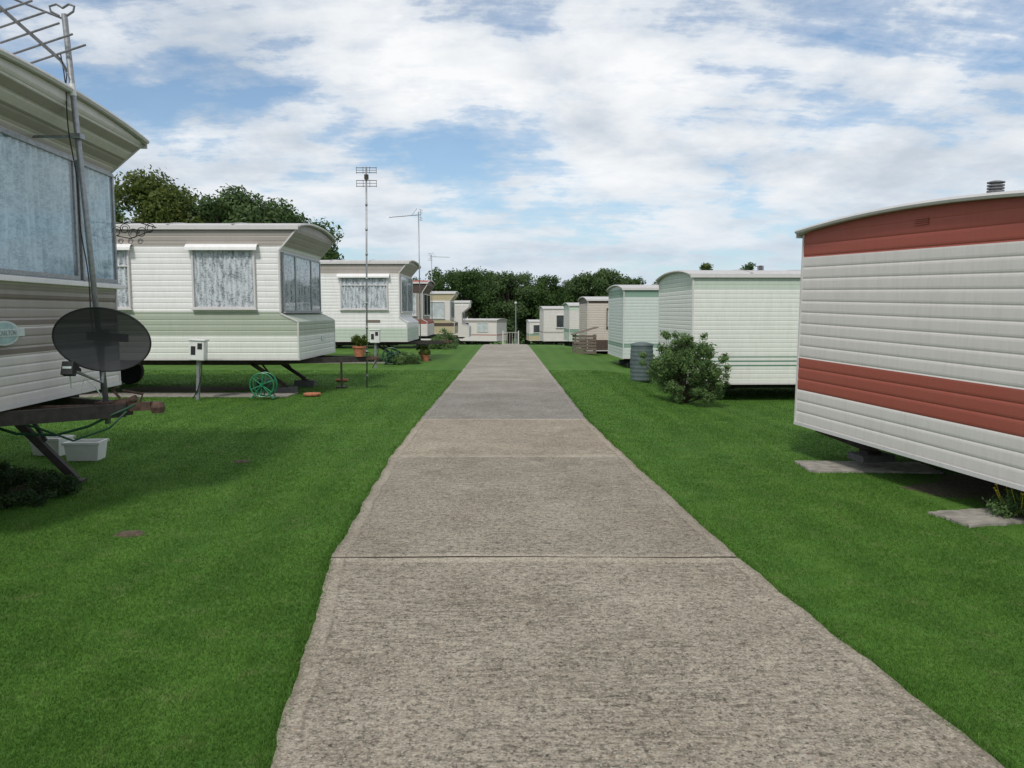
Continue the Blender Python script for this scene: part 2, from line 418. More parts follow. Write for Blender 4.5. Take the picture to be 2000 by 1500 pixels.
# ------------------------------------------------------------------ concrete pads
def pad(x0,x1,y0,y1,label,h=.035,rot=0):
    mb=MB();n=18
    cx,cy=(x0+x1)/2,(y0+y1)/2
    ring=[]
    for k in range(4):
        A=[(x0,y0),(x1,y0),(x1,y1),(x0,y1)][k];B=[(x1,y0),(x1,y1),(x0,y1),(x0,y0)][k]
        for i in range(n):
            t=i/n;x=A[0]+(B[0]-A[0])*t+random.uniform(-.015,.015);y=A[1]+(B[1]-A[1])*t+random.uniform(-.015,.015)
            ring.append(((x-cx)*math.cos(rot)-(y-cy)*math.sin(rot)+cx,(x-cx)*math.sin(rot)+(y-cy)*math.cos(rot)+cy))
    g=gz(cx,cy)
    m=len(ring)
    mb.v=[(x,y,g-.05) for x,y in ring]+[(x,y,g+h) for x,y in ring]
    mb.f=[(i,(i+1)%m,(i+1)%m+m,i+m) for i in range(m)]+[tuple(range(m,2*m))];mb.m=[0]*len(mb.f)
    o=mb.obj("concrete_slab",CONC);tag(o,label,"slab","structure");return o
PADS=[(-13,-4.3,15.0,15.75,0),(-12,-3.8,25.0,25.7,0),(3.05,4.35,7.85,8.40,R(-3)),(3.4,4.3,5.92,6.34,R(12))]
labs=["long concrete base under the green and white caravan","concrete base under a white caravan","thin concrete pad beside the red striped caravan","small concrete pad under the red striped caravan"]
for (a,b,c,d,r),l in zip(PADS,labs): pad(a,b,c,d,l,.02,r)

# ------------------------------------------------------------------ caravans
def window(par,O,Rv,Nv,wd,h,mull=(),curt=None,hood=False,fm=None,trans=None,fw=.035):
    O=Vector(O);Rv=Vector(Rv);Nv=Vector(Nv);U=Vector((0,0,1))
    M=Matrix(((Rv.x,U.x,Nv.x,O.x),(Rv.y,U.y,Nv.y,O.y),(Rv.z,U.z,Nv.z,O.z),(0,0,0,1)))
    g=MB()
    xs_=[0]+[m*wd for m in mull]+[wd]
    for a,b in zip(xs_,xs_[1:]):
        g.add([M@Vector(p) for p in((a,0,.044),(b,0,.044),(b,h,.044),(a,h,.044))],[(0,1,2,3)])
    go=g.obj("window",GLASS,par,fix=False)
    f=MB();fw_=fw
    f.box((-fw_,-fw_,0),(wd+fw_,0,.055),0,M);f.box((-fw_,h,0),(wd+fw_,h+fw_,.055),0,M)
    f.box((-fw_,0,0),(0,h,.055),0,M);f.box((wd,0,0),(wd+fw_,h,.055),0,M)
    for x in xs_[1:-1]: f.box((x-fw_*.7,0,.002),(x+fw_*.7,h,.057),0,M)
    if trans: f.box((0,h*trans-.012,.004),(wd,h*trans+.012,.053),0,M)
    f.box((-fw_-.02,-fw_-.025,0),(wd+fw_+.02,-fw_-.001,.075),0,M)
    f.obj("window_frame",fm or TRIM,go,bevel=.004)
    c=MB();n=max(10,int(wd/.010));uv=[]
    ph=random.uniform(0,9)
    for i in range(n+1):
        x=wd*i/n
        dz=.021+.016*math.sin(x*62+ph+1.3*math.sin(x*7+ph))+.004*math.sin(x*131)
        c.v+=[tuple(M@Vector((x,.0,dz))),tuple(M@Vector((x,h,dz)))];uv+=[(x,0),(x,h)]
        if i: k=2*i;c.f.append((k-2,k,k+1,k-1));c.m.append(0)
    co=c.obj("curtain",curt or LACE,go,smooth=True,fix=False)
    ul=co.data.uv_layers.new(name="UVMap")
    for l in co.data.loops: ul.data[l.index].uv=uv[l.vertex_index]
    if hood:
        hd=MB();pr=[(0,.09),(.05,.085),(.10,.06),(.13,.02),(.135,-.02)]
        vs=[];
        for x in(-.12,wd+.10):
            for a,b in pr: vs.append(M@Vector((x,h+.05+b-.02,a)))
            for a,b in pr[::-1]: vs.append(M@Vector((x,h+.05+b-.035,a)))
        k=len(pr)*2
        hd.add(vs,[(i,(i+1)%k,(i+1)%k+k,i+k) for i in range(k)]+[tuple(range(k))[::-1],tuple(range(k,2*k))])
        hd.obj("window_hood",WHITE,go)
    return go

def caravan(label,loc,yaw,W,L,zb,ze,arch,prof,bands,tilt=0,pitch=.10,groove=.007,gable=None,roofm=None,over=.06,blocks=True,detail=True,drawbar=False,group="static caravans parked in rows",trimm=None,ground=None,apow=2.3):
    g=ground if ground is not None else gz(loc[0],loc[1])
    e=empty("static_caravan",(loc[0],loc[1],g),label,"caravan",(tilt,0,yaw),group)
    zb-=g;ze-=g
    S=lambda z: np.interp(z,[p[0]-g for p in prof],[p[1] for p in prof]) if prof else 0.0
    rows=[];k=0
    while True:
        z=zb+k*pitch
        if z>=ze-.01: break
        for t,d in((0,groove),(.10,.35*groove),(.22,0.05*groove),(.5,.0),(.78,.05*groove),(.90,.35*groove)):
            zz=z+t*pitch
            if zz<ze-.005: rows.append((zz,d))
        k+=1
    rows.append((ze,0.0))
    for p in prof or []:
        zz=p[0]-g
        if zb+.01<zz<ze-.01 and min(abs(zz-r[0]) for r in rows)>.01: rows.append((zz,0.0))
    rows.sort()
    mats=[];mb=MB()
    def mi(z):
        for a,b,m in bands:
            if a-g<=z<b-g:
                if m not in mats: mats.append(m)
                return mats.index(m)
        m=bands[0][2]
        if m not in mats: mats.append(m)
        return mats.index(m)
    for z,d in rows:
        s=float(S(z))+d
        mb.v+=[(s,d,z),(L-d,d,z),(L-d,W-d,z),(s,W-d,z)]
    for i in range(len(rows)-1):
        m=mi((rows[i][0]+rows[i+1][0])/2)
        for q in range(4):
            a=i*4+q;b=i*4+(q+1)%4
            mb.f.append((a,b,b+4,a+4));mb.m.append(m)
    if STEEL not in mats: mats.append(STEEL)
    mb.f.append((3,2,1,0));mb.m.append(mats.index(STEEL))
    gm=gable or bands[-1][2]
    if gm not in mats: mats.append(gm)
    n=14;A=lambda t: arch*(1-abs(t)**apow)
    for x in(float(S(ze)),L):
        o=len(mb.v)
        mb.v+=[(x,W*i/n,ze) for i in range(n+1)]+[(x,W*i/n,ze+A(2*i/n-1)) for i in range(n+1)]
        for i in range(n):
            mb.f.append((o+i,o+i+1,o+n+2+i,o+n+1+i));mb.m.append(mats.index(gm))
    body=mb.obj("body",mats,e,fix=True)
    tm=trimm or TRIM
    tr=MB()
    zz=[zb]+[p[0]-g for p in (prof or []) if zb<p[0]-g<ze]+[ze-.01]
    for y,sg in((0,-1),(W,1)):
        for a,b in zip(zz,zz[1:]):
            tr.beam((float(S(a))+.008,y+sg*.002,a),(float(S(b))+.008,y+sg*.002,b),.028,.028)
    tr.box((float(S(zb))-.012,-.012,zb-.03),(L+.01,W+.012,zb+.006))
    tr.obj("corner_trim",tm,e)
    x0=float(S(ze))-over;x1=L+over;rf=MB();n=18;oy=.045
    for x in(x0,x1):
        for top in(0,1):
            for i in range(n+1):
                t=2*i/n-1
                rf.v.append((x,W/2+t*(W/2+oy),ze+A(t)+(.045 if top else .002)-(.02 if abs(t)==1 else 0)))
    m=n+1
    for i in range(n):
        rf.f+=[(i,i+1,2*m+i+1,2*m+i),(m+i,m+i+1,3*m+i+1,3*m+i),(i,i+1,m+i+1,m+i),(2*m+i,2*m+i+1,3*m+i+1,3*m+i)]
    rf.f+=[(0,m,3*m,2*m),(n,m+n,3*m+n,2*m+n)];rf.m=[0]*len(rf.f)
    if detail:
        xx=1.2
        while xx<L:
            rf.tube([(xx,W/2+(2*i/n-1)*(W/2+oy),ze+A(2*i/n-1)+.047) for i in range(n+1)],.012,5);xx+=1.22
    ro=rf.obj("roof",roofm or ROOFM,e)
    gt=MB()
    for y in(-oy-.012,W+oy-.008): gt.box((x0,y,ze-.045),(x1,y+.02,ze+.03))
    gt.tube([(x0-.006,W/2+(2*i/n-1)*(W/2+oy),ze+A(2*i/n-1)+.022) for i in range(n+1)],.024,6)
    gt.obj("roof_edge_trim",tm,ro)
    ch=MB()
    for y in(.75,W-.75): ch.box((.45,y-.03,zb-.17),(L-.2,y+.03,zb-.031))
    x=.8
    while x<L: ch.box((x-.02,.1,zb-.09),(x+.02,W-.1,zb-.032));x+=1.5
    ch.beam((L*.5,.2,zb-.3),(L*.5,W-.2,zb-.3),.06,.06)
    ch.box((L*.5-.05,.7,zb-.3),(L*.5+.05,.8,zb-.15));ch.box((L*.5-.05,W-.8,zb-.3),(L*.5+.05,W-.7,zb-.15))
    ch.obj("chassis",STEEL,e)
    for y in(.25,W-.25):
        wh=MB();Mr=Matrix.Rotation(R(90),4,'X')
        wh.lathe([(.0,-.08),(.14,-.08),(.15,-.09),(.27,-.09),(.30,-.06),(.30,.06),(.27,.09),(.15,.09),(.14,.08),(0,.08)],(L*.5,y,.30),20,0,Mr)
        wh.obj("wheel",RUBBER,e,smooth=False)
    fz=.16 if blocks==True else .03
    if blocks=='thin': fz=.09
    yl=.75
    for xj,dx in((1.15,-.65),(L-.95,.65)):
        for y in(yl,W-yl):
            if blocks=='thin' and xj<2:
                s=1 if y>W/2 else -1
                j=MB();j.beam((.06,y+s*.42,zb-.03),(.42,y,fz+.02),.055,.055);j.beam((.75,y-s*.3,zb-.05),(.42,y,fz+.02),.035,.035);j.box((.34,y-.07,fz-.02),(.50,y+.07,fz+.015));j.obj("jack_leg",STEEL,e)
                b=MB();b.box((.24,y-.14,.0),(.62,y+.12,fz-.021));b.obj("support_block",BLOCK,e,bevel=.006);continue
            j=MB();j.beam((xj,y,zb-.15),(xj+dx,y,fz),.06,.07);j.beam((xj+dx*.3,y,zb-.15),(xj+dx*.6,y,zb*.45),.03,.03)
            j.box((xj+dx-.07,y-.07,fz-.03),(xj+dx+.07,y+.07,fz))
            j.obj("jack_leg",STEEL,e)
            if blocks:
                b=MB();b.box((xj+dx-.22,y-.11,-.02),(xj+dx+.22,y+.11,fz-.031));b.obj("support_block",BLOCK,e,bevel=.008)
    if drawbar:
        d=MB();z=zb-.10;q=.62 if drawbar==2 else 0
        for sg in(-1,1): d.beam((.7,W/2+sg*.75,z),(-.95+q,W/2+sg*.05,z),.06,.11)
        d.beam((.2+q,W/2-.55,z),(.2+q,W/2+.55,z),.05,.08)
        d.obj("drawbar",STEEL,e)
        c=MB();c.beam((-.9+q,W/2,z+.02),(-1.15+q,W/2,z+.03),.07,.07);c.lathe([(0,.05),(.045,.04),(.06,0),(.05,-.05),(0,-.055)],(-1.2+q,W/2,z+.02),12)
        c.tube([(-1.05+q,W/2,z+.05),(-1.08+q,W/2,z+.13),(-.92+q,W/2,z+.16)],.012,6)
        c.obj("coupling",RUST,e)
        if drawbar==1:
            jk=MB();jk.tube([(-.4,W/2-.3,z+.05),(-.4,W/2-.3,.02)],.022,8)
            jk.box((-.5,W/2-.4,0.0),(-.3,W/2-.2,.04));jk.obj("jockey_stand",STEEL,e)
    return e,g,S

def sidewin(e,g,W,side,x0,x1,z0,z1,**k):
    if side==0: return window(e,(x0,0-.001,z0-g),(1,0,0),(0,-1,0),x1-x0,z1-z0,**k)
    return window(e,(x1,W+.001,z0-g),(-1,0,0),(0,1,0),x1-x0,z1-z0,**k)
def endwin(e,g,x,y0,y1,z0,z1,**k):
    return window(e,(x-.001,y1,z0-g),(0,-1,0),(-1,0,0),y1-y0,z1-z0,**k)
def vent(e,x,y,z,h=.3,r=.06,name="flue"):
    v=MB();v.lathe([(r*1.4,0),(r*1.3,.03),(r,.04),(r,h*.6),(0,h*.6)],(x,y,z),16);fo=v.obj(name,WHITEP,e,smooth=True)
    c=MB()
    k=r/.06
    for i in range(3): c.lathe([(r,0),(r*1.45,.0),(r*1.45,.018*k),(r,.022*k)],(x,y,z+h*.6+i*.032*k),16)
    c.lathe([(r*.8,0),(r*.8,.11*k)],(x,y,z+h*.6),12)
    c.lathe([(r*1.5,0),(r*1.5,.012*k),(r*.7,.025*k),(0,.03*k)],(x,y,z+h*.6+.10*k),16)
    c.obj("flue_cap",ALU,fo,smooth=False)
def text(par,s,M,size,mat,name="lettering"):
    cu=bpy.data.curves.new(name,'FONT');cu.body=s;cu.size=size;cu.align_x='CENTER';cu.align_y='CENTER';cu.extrude=.001
    t=bpy.data.objects.new("tmp",cu);COL.objects.link(t)
    bpy.context.view_layer.update()
    me=bpy.data.meshes.new_from_object(t.evaluated_get(bpy.context.evaluated_depsgraph_get()))
    bpy.data.objects.remove(t);me.materials.clear();me.materials.append(mat)
    me.transform(M)
    o=bpy.data.objects.new(name,me);COL.objects.link(o);o.parent=par;return o

# --- left 1
prof=[(.88,.36),(1.80,.36),(3.03,.36),(3.29,.06),(3.36,.02)]
bands=[(.8,1.29,CREAM),(1.29,1.33,DTAUPE),(1.33,1.49,TAUPE),(1.49,1.52,CREAM),(1.52,1.56,DTAUPE),(1.56,1.72,TAUPE),(1.72,1.76,DTAUPE),(1.76,1.84,TAUPE),
       (1.84,2.97,CREAM),(2.97,3.02,TAUPE),(3.02,3.09,CREAM),(3.09,3.17,TAUPE),(3.17,3.23,CREAM),(3.23,3.28,TAUPE),(3.28,3.5,CREAM)]
e1,g1,S1=caravan("cream and brown striped static caravan with bay window",(-3.72,8.2),R(184.8),3.2,9,.90,3.33,.07,prof,bands,pitch=.075,groove=.007,drawbar=2,roofm=ROOFM,over=.03,blocks=False)
endwin(e1,g1,.36,.10,.80,1.95,2.97,curt=LACEB,fw=.035,fm=GALV)
endwin(e1,g1,.36,.94,3.05,1.95,2.97,curt=LACEB,fw=.04,fm=GALV)
sb=MB();sb.box((.27,-.02,1.855),(.358,3.22,1.90));sb.obj("window_ledge",WHITE,e1,bevel=.006)
bd=MB()
Mb=Matrix(((0,0,-1,.345),(-1,0,0,2.14),(0,1,0,1.46),(0,0,0,1)))
Mw=Mb@Matrix.Diagonal((2.2,.95,1,1))
bd.lathe([(0,.004),(.10,.004),(.10,0)],n=32,mi=0,M=Mw)
bd.lathe([(0,.006),(.085,.006)],n=32,mi=1,M=Mw)
bd.box((-.24,-.028,.007),(.28,.032,.010),2,Mb)
bo=bd.obj("badge",[PALES,TEAL,PALES],e1,fix=False)
text(bo,"CARLTON",Mb@Matrix.Translation((.03,.0,.0115)),.055,FADED)

# --- left 2
prof=[(.72,.0),(1.44,.0),(1.60,.33),(2.78,.33),(3.14,.02),(3.3,.0)]
bands=[(.6,1.18,CREAMG),(1.18,1.64,SAGE),(1.64,2.86,WHITE),(2.86,3.4,TAUPE)]
e2,g2,S2=caravan("white and sage green static caravan with angular bay front",(-4.05,18.05),R(180),3.05,9.2,.74,3.21,.13,prof,bands,pitch=.105,drawbar=1)
sidewin(e2,g2,3.05,1,.82,1.94,1.72,2.78,curt=LACE,hood=True)
sidewin(e2,g2,3.05,1,3.18,4.30,1.72,2.78,curt=LACE,hood=True,trans=.72)
endwin(e2,g2,.33,.12,2.93,1.66,2.72,mull=(.28,.72),curt=LACE,fm=GALV)
bt=MB();bt.box((-.012,1.0,1.02-g2),(-.002,1.3,1.12-g2));bt.obj("badge",PALES,e2)

# --- left 3
prof=[(.7,.05),(1.3,.05),(1.45,.28),(2.85,.28),(3.15,.03),(3.26,.0)]
bands=[(.6,1.12,PGREEN),(1.12,2.76,WHITE),(2.76,2.84,CREAM),(2.84,3.4,TAUPE)]
e3,g3,S3=caravan("white static caravan with pale green skirt and taupe fascia",(-3.25,27.9),R(180),3.0,9,.72,3.17,.10,prof,bands,drawbar=1)
sidewin(e3,g3,3.0,1,.68,2.10,1.74,2.70,curt=LACE,hood=True,trans=.75)
endwin(e3,g3,.28,.12,2.88,1.66,2.75,mull=(.5,),curt=LACE)
bt=MB();bt.box((.9,3.0+.002,1.30-g3),(1.35,3.0+.012,1.38-g3));bt.obj("badge",DTAUPE,e3)
# --- left 4
bands=[(.2,1.1,CREAM),(1.1,1.3,RED),(1.3,2.45,TAUPE),(2.45,3.4,BROWN)]
e4,g4,S4=caravan("brown roofed static caravan with dark window",(-3.75,38.0),R(180),3.0,9,.60,2.92,.10,[(.5,.0),(1.2,.0),(1.3,.2),(2.5,.2),(2.8,.0)],bands,drawbar=1,roofm=RED)
sidewin(e4,g4,3.0,1,.5,1.5,1.5,2.4,curt=LACE)
endwin(e4,g4,.2,.2,2.8,1.5,2.4,curt=DARKIN,mull=(.5,))
# --- left 5
bands=[(-.2,.8,YELB),(.8,1.0,BROWN),(1.0,1.15,YELB),(1.15,2.3,CREAM),(2.3,2.45,YELB),(2.45,3.4,YELB)]
e5,g5,S5=caravan("tan and cream static caravan with brown stripe",(-3.35,49.0),R(180),3.0,9,.38,2.72,.10,[(.3,.0),(1.0,.0),(1.1,.25),(2.3,.25),(2.6,.0)],bands)
sidewin(e5,g5,3.0,1,.6,1.4,1.3,2.2,curt=NET)
endwin(e5,g5,.25,.2,2.8,1.3,2.2,curt=NET)
# --- left 6
bands=[(-.6,2.1,CREAM),(2.1,3.4,WHITE)]
e6,g6,S6=caravan("plain pale cream static caravan with bay end",(-3.05,59.0),R(180),3.0,9,-.10,2.32,.10,[(-.1,.0),(.6,.0),(.8,.5),(1.6,.5),(2.0,.0)],bands)
endwin(e6,g6,.5,.2,2.8,.85,1.55,curt=NET)
# --- far caravan, angled
bands=[(-2.5,-.85,CREAM),(-.85,-.74,RED),(-.74,.5,CREAM),(.5,1.5,TAUPE)]
e7,g7,S7=caravan("cream static caravan with a thin red stripe",(-.6,86.5),R(160),3.0,9,-1.42,.78,.12,None,bands,ground=-1.95)
for a,b in((1.0,2.2),(3.2,4.4),(5.6,6.6)): sidewin(e7,g7,3.0,1,a,b,-.4,.5,curt=NET if a!=3.2 else DARKIN)
vent(e7,4,1.5,.88-g7,.3)

# --- right 1
bands=[(.2,.665,CREAM),(.665,1.03,RED),(1.03,2.135,CREAM),(2.135,3,RED)]
er1,gr1,Sr1=caravan("cream static caravan end with two faded red bands",(3.96,5.27),R(11.97),3.66,9,.30,2.39,.10,None,bands,tilt=R(1.4),pitch=.123,groove=.007,gable=RED,trimm=TRIM,apow=2.0,blocks='thin')
vent(er1,.5,1.587,2.49,.19,.046)
lv=MB()
for i in range(4): lv.box((-.010,1.75,2.34+i*.016),(-.002,1.93,2.349+i*.016))
lv.obj("vent_grille",RED,er1)
# --- right 2
bands=[(0,.52,CREAMG),(.52,.55,DGREEN),(.55,.61,CREAMG),(.61,.635,DGREEN),(.635,.70,CREAMG),(.70,.72,DGREEN),(.72,2.10,CREAMG),(2.10,2.6,PGREEN)]
er2,gr2,Sr2=caravan("pale green and cream static caravan with thin green stripes",(3.64,16.0),R(2),3.05,9,.18,2.36,.12,None,bands,pitch=.09,groove=.005,gable=PGREEN)
vent(er2,1.9,1.5,2.47-gr2,.12,.05)
# --- right 3
bands=[(0,.5,TEALG),(.5,.62,GREEN),(.62,2.1,TEALG),(2.1,2.6,GREEN)]
er3,gr3,Sr3=caravan("grey green static caravan with darker green fascia",(3.52,25.0),R(2),3.0,9,.18,2.36,.12,None,bands,gable=TEALG,trimm=TRIM,groove=.005)
sidewin(er3,gr3,3.0,0,1.9,2.5,1.2,1.9,curt=NET)
# --- right 4
bands=[(-.3,.42,BROWN),(.42,2.0,PINKC),(2.0,2.4,BROWN)]
er4,gr4,Sr4=caravan("beige static caravan with dark brown skirt and fascia",(3.25,34.0),R(2),3.0,9,-.02,2.15,.12,None,bands,gable=BROWN)
sidewin(er4,gr4,3.0,0,.85,1.5,1.0,1.75,curt=NET,fm=BROWN)
vent(er4,1.4,1.5,2.27-gr4,.25)
# --- right 5
bands=[(-.3,.5,PGREEN),(.5,.7,GREEN),(.7,1.7,CREAM),(1.7,2.2,PGREEN)]
er5,gr5,Sr5=caravan("cream static caravan with green bands",(3.15,43.5),R(2),3.0,9,.05,2.0,.12,None,bands,gable=GREEN)
# --- right 6
bands=[(-.9,.2,CREAM),(.2,.3,TAUPE),(.3,2.2,CREAM)]
er6,gr6,Sr6=caravan("cream static caravan with a window",(2.15,54.0),R(3),3.0,9,-.33,1.88,.12,None,bands)
sidewin(er6,gr6,3.0,0,.9,1.5,.6,1.4,curt=DARKIN)
# --- right 7
bands=[(-1.5,-.6,YELB),(-.6,-.4,GREEN),(-.4,1.2,CREAM)]
er7,gr7,Sr7=caravan("small tan static caravan beyond the rows",(1.65,75.0),R(4),3.0,6,-1.05,.75,.12,None,bands)
sidewin(er7,gr7,3.0,0,.4,1.1,-.3,.4,curt=DARKIN)

# ------------------------------------------------------------------ aerials
def mast(loc,top,label,kind,r=.018,lean=(0,0),rings=0,yaw=0):
    e=empty("television_aerial",loc,label,"aerial",group="television aerials on poles")
    m=MB();m.tube([(0,0,0),(lean[0]*.5,lean[1]*.5,top/2),(lean[0],lean[1],top)],r,10)
    for i in range(rings):
        t=(i+.5)/rings; m.tube([(lean[0]*t,lean[1]*t,top*t-.03),(lean[0]*t,lean[1]*t,top*t+.03)],r*1.35,10)
    m.obj("pole",GALV,e,smooth=True)
    T=Vector((lean[0],lean[1],top));a=MB();Mz=Matrix.Translation(T)@Matrix.Rotation(yaw,4,'Z')
    def t(*p): return Mz@Vector(p)
    if kind=='grid':
        for zz in(-.02,-.12,-.28,-.40):
            a.tube([t(-.21,0,zz),t(.21,0,zz)],.007,5)
        for zz in(-.07,-.34): a.tube([t(-.21,0,zz),t(.21,0,zz)],.005,5)
        for x in(-.21,-.07,.07,.21):
            a.tube([t(x,0,0),t(x,0,-.14)],.005,5);a.tube([t(x,0,-.27),t(x,0,-.42)],.005,5)
        a.box((-.04,-.04,-.26),(.04,.03,-.16),0,Mz)
    elif kind=='yagi':
        a.tube([t(.08,0,-.1),t(-1.05,0,-.16)],.011,6)
        for i in range(11):
            x=-.05-.095*i; hh=.14-.006*i
            a.tube([t(x,-hh,-.105-.05*(-x)),t(x,hh,-.105-.05*(-x))],.005,5)
        for zz in(.06,-.02,-.2,-.28): a.tube([t(.08,-.2,zz),t(.08,.2,zz)],.005,5)
        a.tube([t(.08,0,.08),t(.08,0,-.3)],.008,5)
        a.tube([t(-.25,0,-.12),t(-.05,0,.12)],.006,5)
    a.obj("antenna",STEEL if kind=='grid' else ALU,e)
    return e
a2=mast((-3.12,16.9,0),4.66,"tall galvanised pole with grid aerial beside the drawbar",'grid',rings=9,lean=(.06,0),yaw=R(0))
a3=mast((-3.12,26.9,0),4.98,"slim pole with yagi aerial beside a caravan",'yagi',r=.018,lean=(-.02,0),yaw=R(-12))
a4=mast((-3.9,38.6,0),4.4,"short pole with small yagi aerial",'yagi',r=.018,yaw=R(150))
e=empty("television_aerial",(-3.42,6.62,.80),"grey aerial pole clamped to caravan drawbar with large aerial","aerial",group="television aerials on poles")
m=MB();TP=Vector((-.20,0,3.22));m.tube([(0,0,-.12),tuple(TP*.5),tuple(TP)],.023,12);m.obj("pole",GALV,e,smooth=True)
b=MB();b.tube([tuple(TP*.70),tuple(TP*.70+Vector((-.55,.0,-.0)))],.012,6);b.box(tuple(TP*.70-Vector((.04,.04,.02))),tuple(TP*.70+Vector((.04,.04,.02))));b.obj("wall_bracket",GALV,e)
a=MB()
p0=TP+Vector((-.04,-.03,-.36));p1=TP+Vector((-.72,-.38,.30))
a.tube([p0,p1],.015,6)
dr=(p1-p0);ev=Vector((.93,-.05,.27)).normalized()
for i in range(9):
    c=p0+dr*(.04+.11*i);hl=.27-.006*i
    a.tube([c-ev*hl,c+ev*hl],.0085,6)
a.tube([TP+Vector((0,0,-.45)),TP+Vector((-.03,-.02,-.38)),p0],.012,6)
a.tube([TP+Vector((0,0,-.04)),TP+Vector((-.3,-.12,.06)),p0+dr*.75],.009,6)
for s in(-1,1):
    a.tube([TP+Vector((s*.03,-.02,-.02)),TP+Vector((s*.09,-.03,.01)),TP+Vector((s*.10,-.03,.05)),TP+Vector((s*.05,-.02,.07)),TP+Vector((0,-.02,.04))],.009,6)
a.obj("antenna",ALU,e)
cb_=MB();pts=[]
for i in range(40):
    t=i/39;pts.append((TP.x*t-.03+.010*math.sin(t*22),-.03,.15+t*2.75))
cb_.tube(pts,.005,5)
cb_.tube([p0,(TP.x*.88,-.05,TP.z*.85),(TP.x*.86-.03,-.03,TP.z*.82)],.005,5)
cb_.obj("cable",BLACKP,e)
tp=MB();tp.tube([TP*.80,TP*.83],.0255,12)
tp.obj("tape_wrap",WHITEP,e)

# ------------------------------------------------------------------ dish
e=empty("satellite_dish",(-3.38,6.50,.82),"dark grey perforated oval satellite dish clamped to pole","satellite dish")
dm,nt_,bb=newmat("perforated_dish")
bb.inputs['Base Color'].default_value=(.028,.029,.034,1);bb.inputs['Roughness'].default_value=.5
tt=N(nt_,'ShaderNodeBsdfTransparent');mx=N(nt_,'ShaderNodeMixShader');mx.inputs[0].default_value=.06
nt_.links.new(bb.outputs[0],mx.inputs[1]);nt_.links.new(tt.outputs[0],mx.inputs[2]);nt_.links.new(mx.outputs[0],nt_.nodes['Material Output'].inputs[0])
d=MB();nr=10;na=48;A_,B_=.385,.262
for i in range(nr+1):
    r=i/nr
    for k in range(na):
        t=2*math.pi*k/na
        d.v.append((A_*r*math.cos(t),-.07*(r*r),B_*r*math.sin(t)))
for i in range(nr):
    for k in range(na):
        a_=i*na+k;b_=i*na+(k+1)%na;d.f.append((a_,b_,b_+na,a_+na));d.m.append(0)
DL=Vector((.05,-.03,.59))
Rm=Matrix.Rotation(R(10),4,'X')@Matrix.Rotation(R(4),4,'Y')@Matrix.Rotation(R(3),4,'Z')
Md=Matrix.Translation(DL)@Rm
d.v=[tuple(Md@Vector(v)) for v in d.v]
do=d.obj("reflector",dm,e,smooth=True,fix=False)
rm=MB();pts=[Md@Vector((A_*math.cos(2*math.pi*k/48),-.07,B_*math.sin(2*math.pi*k/48))) for k in range(49)]
rm.tube(pts,.007,6,caps=False);rm.obj("rim",BLACKP,e,smooth=True)
ar=MB();ar.tube([(0,.04,.60),(0,-.02,.22),(-.07,-.30,.34)],.014,8);ar.box((-.05,-.0,.52),(.07,.06,.66));ar.obj("feed_arm",GALV,e)
ln=MB();Ml=Matrix.Translation((-.09,-.33,.38))@Matrix.Rotation(R(-20),4,'X')
ln.lathe([(0,.0),(.035,0),(.042,.03),(.042,.07),(.028,.09),(.025,.13),(0,.13)],n=16,M=Ml@Matrix.Rotation(R(-90),4,'X'))
ln.box((-.045,-.03,-.075),(.045,.03,.03),0,Ml);ln.obj("receiver_head",BLACKP,e)
lt=MB();lt.box((-.035,-.033,-.03),(.035,-.031,-.012),0,Ml);lt.obj("receiver_label",PALES,e)
mt=MB();mt.box((-.16,.02,-.03),(.17,.03,.035),0,Md);mt.obj("mounting_plate",BLACKP,e)
cw=MB();cw.tube([(-.10,-.31,.30),(-.13,-.25,.20),(-.08,-.2,.17),(-.05,-.2,.27),(-.02,-.1,.2),(-.01,-.02,.1)],.006,6);cw.obj("white_cable",WHITEP,e)

h=MB();h.tube([(-4.4,6.5,.70),(-4.1,6.45,.62),(-3.8,6.5,.60),(-3.5,6.45,.68),(-3.3,6.5,.78),(-3.15,6.55,.85)],.012,6);
h.tube([(-4.5,6.7,.75),(-3.9,6.4,.68),(-3.6,6.4,.57),(-3.35,6.5,.66),(-3.2,6.5,.80)],.009,6)
tag(h.obj("garden_hose",HOSE,smooth=True),"thin dark green hose looped under the drawbar","hose")
r_=MB();r_.tube([(-4.25,6.58,.80),(-3.42,6.62,.815)],.033,10);r_.tube([(-4.2,6.58,.80),(-4.12,6.585,.80)],.045,10)
r_.box((-3.5,6.56,.77),(-3.34,6.68,.87));r_.tube([(-3.36,6.62,.84),(-3.24,6.62,.86)],.045,10);r_.tube([(-3.26,6.62,.86),(-3.17,6.62,.90)],.03,8);r_.tube([(-3.3,6.6,.9),(-3.36,6.6,.97),(-3.3,6.58,1.0)],.012,6)
tag(r_.obj("tow_bar",RUST,smooth=False,bevel=.004),"rusty tow bar clamped in front of the brown striped caravan","tow bar")

c=MB()
def curl(x,z,r,n=26,turns=1.6):
    return [(x+r*(1-i/n*.6)*math.cos(i/n*turns*6.28),0,z+r*(1-i/n*.6)*math.sin(i/n*turns*6.28)) for i in range(n+1)]
for i in range(5): c.tube(curl(.06+.085*i,.03*math.sin(i*2),.055),.004,5)
c.tube([(0,0,-.03),(.2,0,-.07),(.45,0,0.02)],.005,5);c.tube([(0,0,.08),(.3,0,.09),(.47,0,.04)],.005,5)
for i in range(3): c.tube(curl(.1+.1*i,-.1,.03),.003,5)
c.tube([(0,0,-.14),(0,0,.12)],.008,6)
tag(c.obj("wire_bracket",BLACKP,loc=(-4.10,8.16,2.44)),"curly black wrought wire bracket fixed to a caravan corner","bracket")

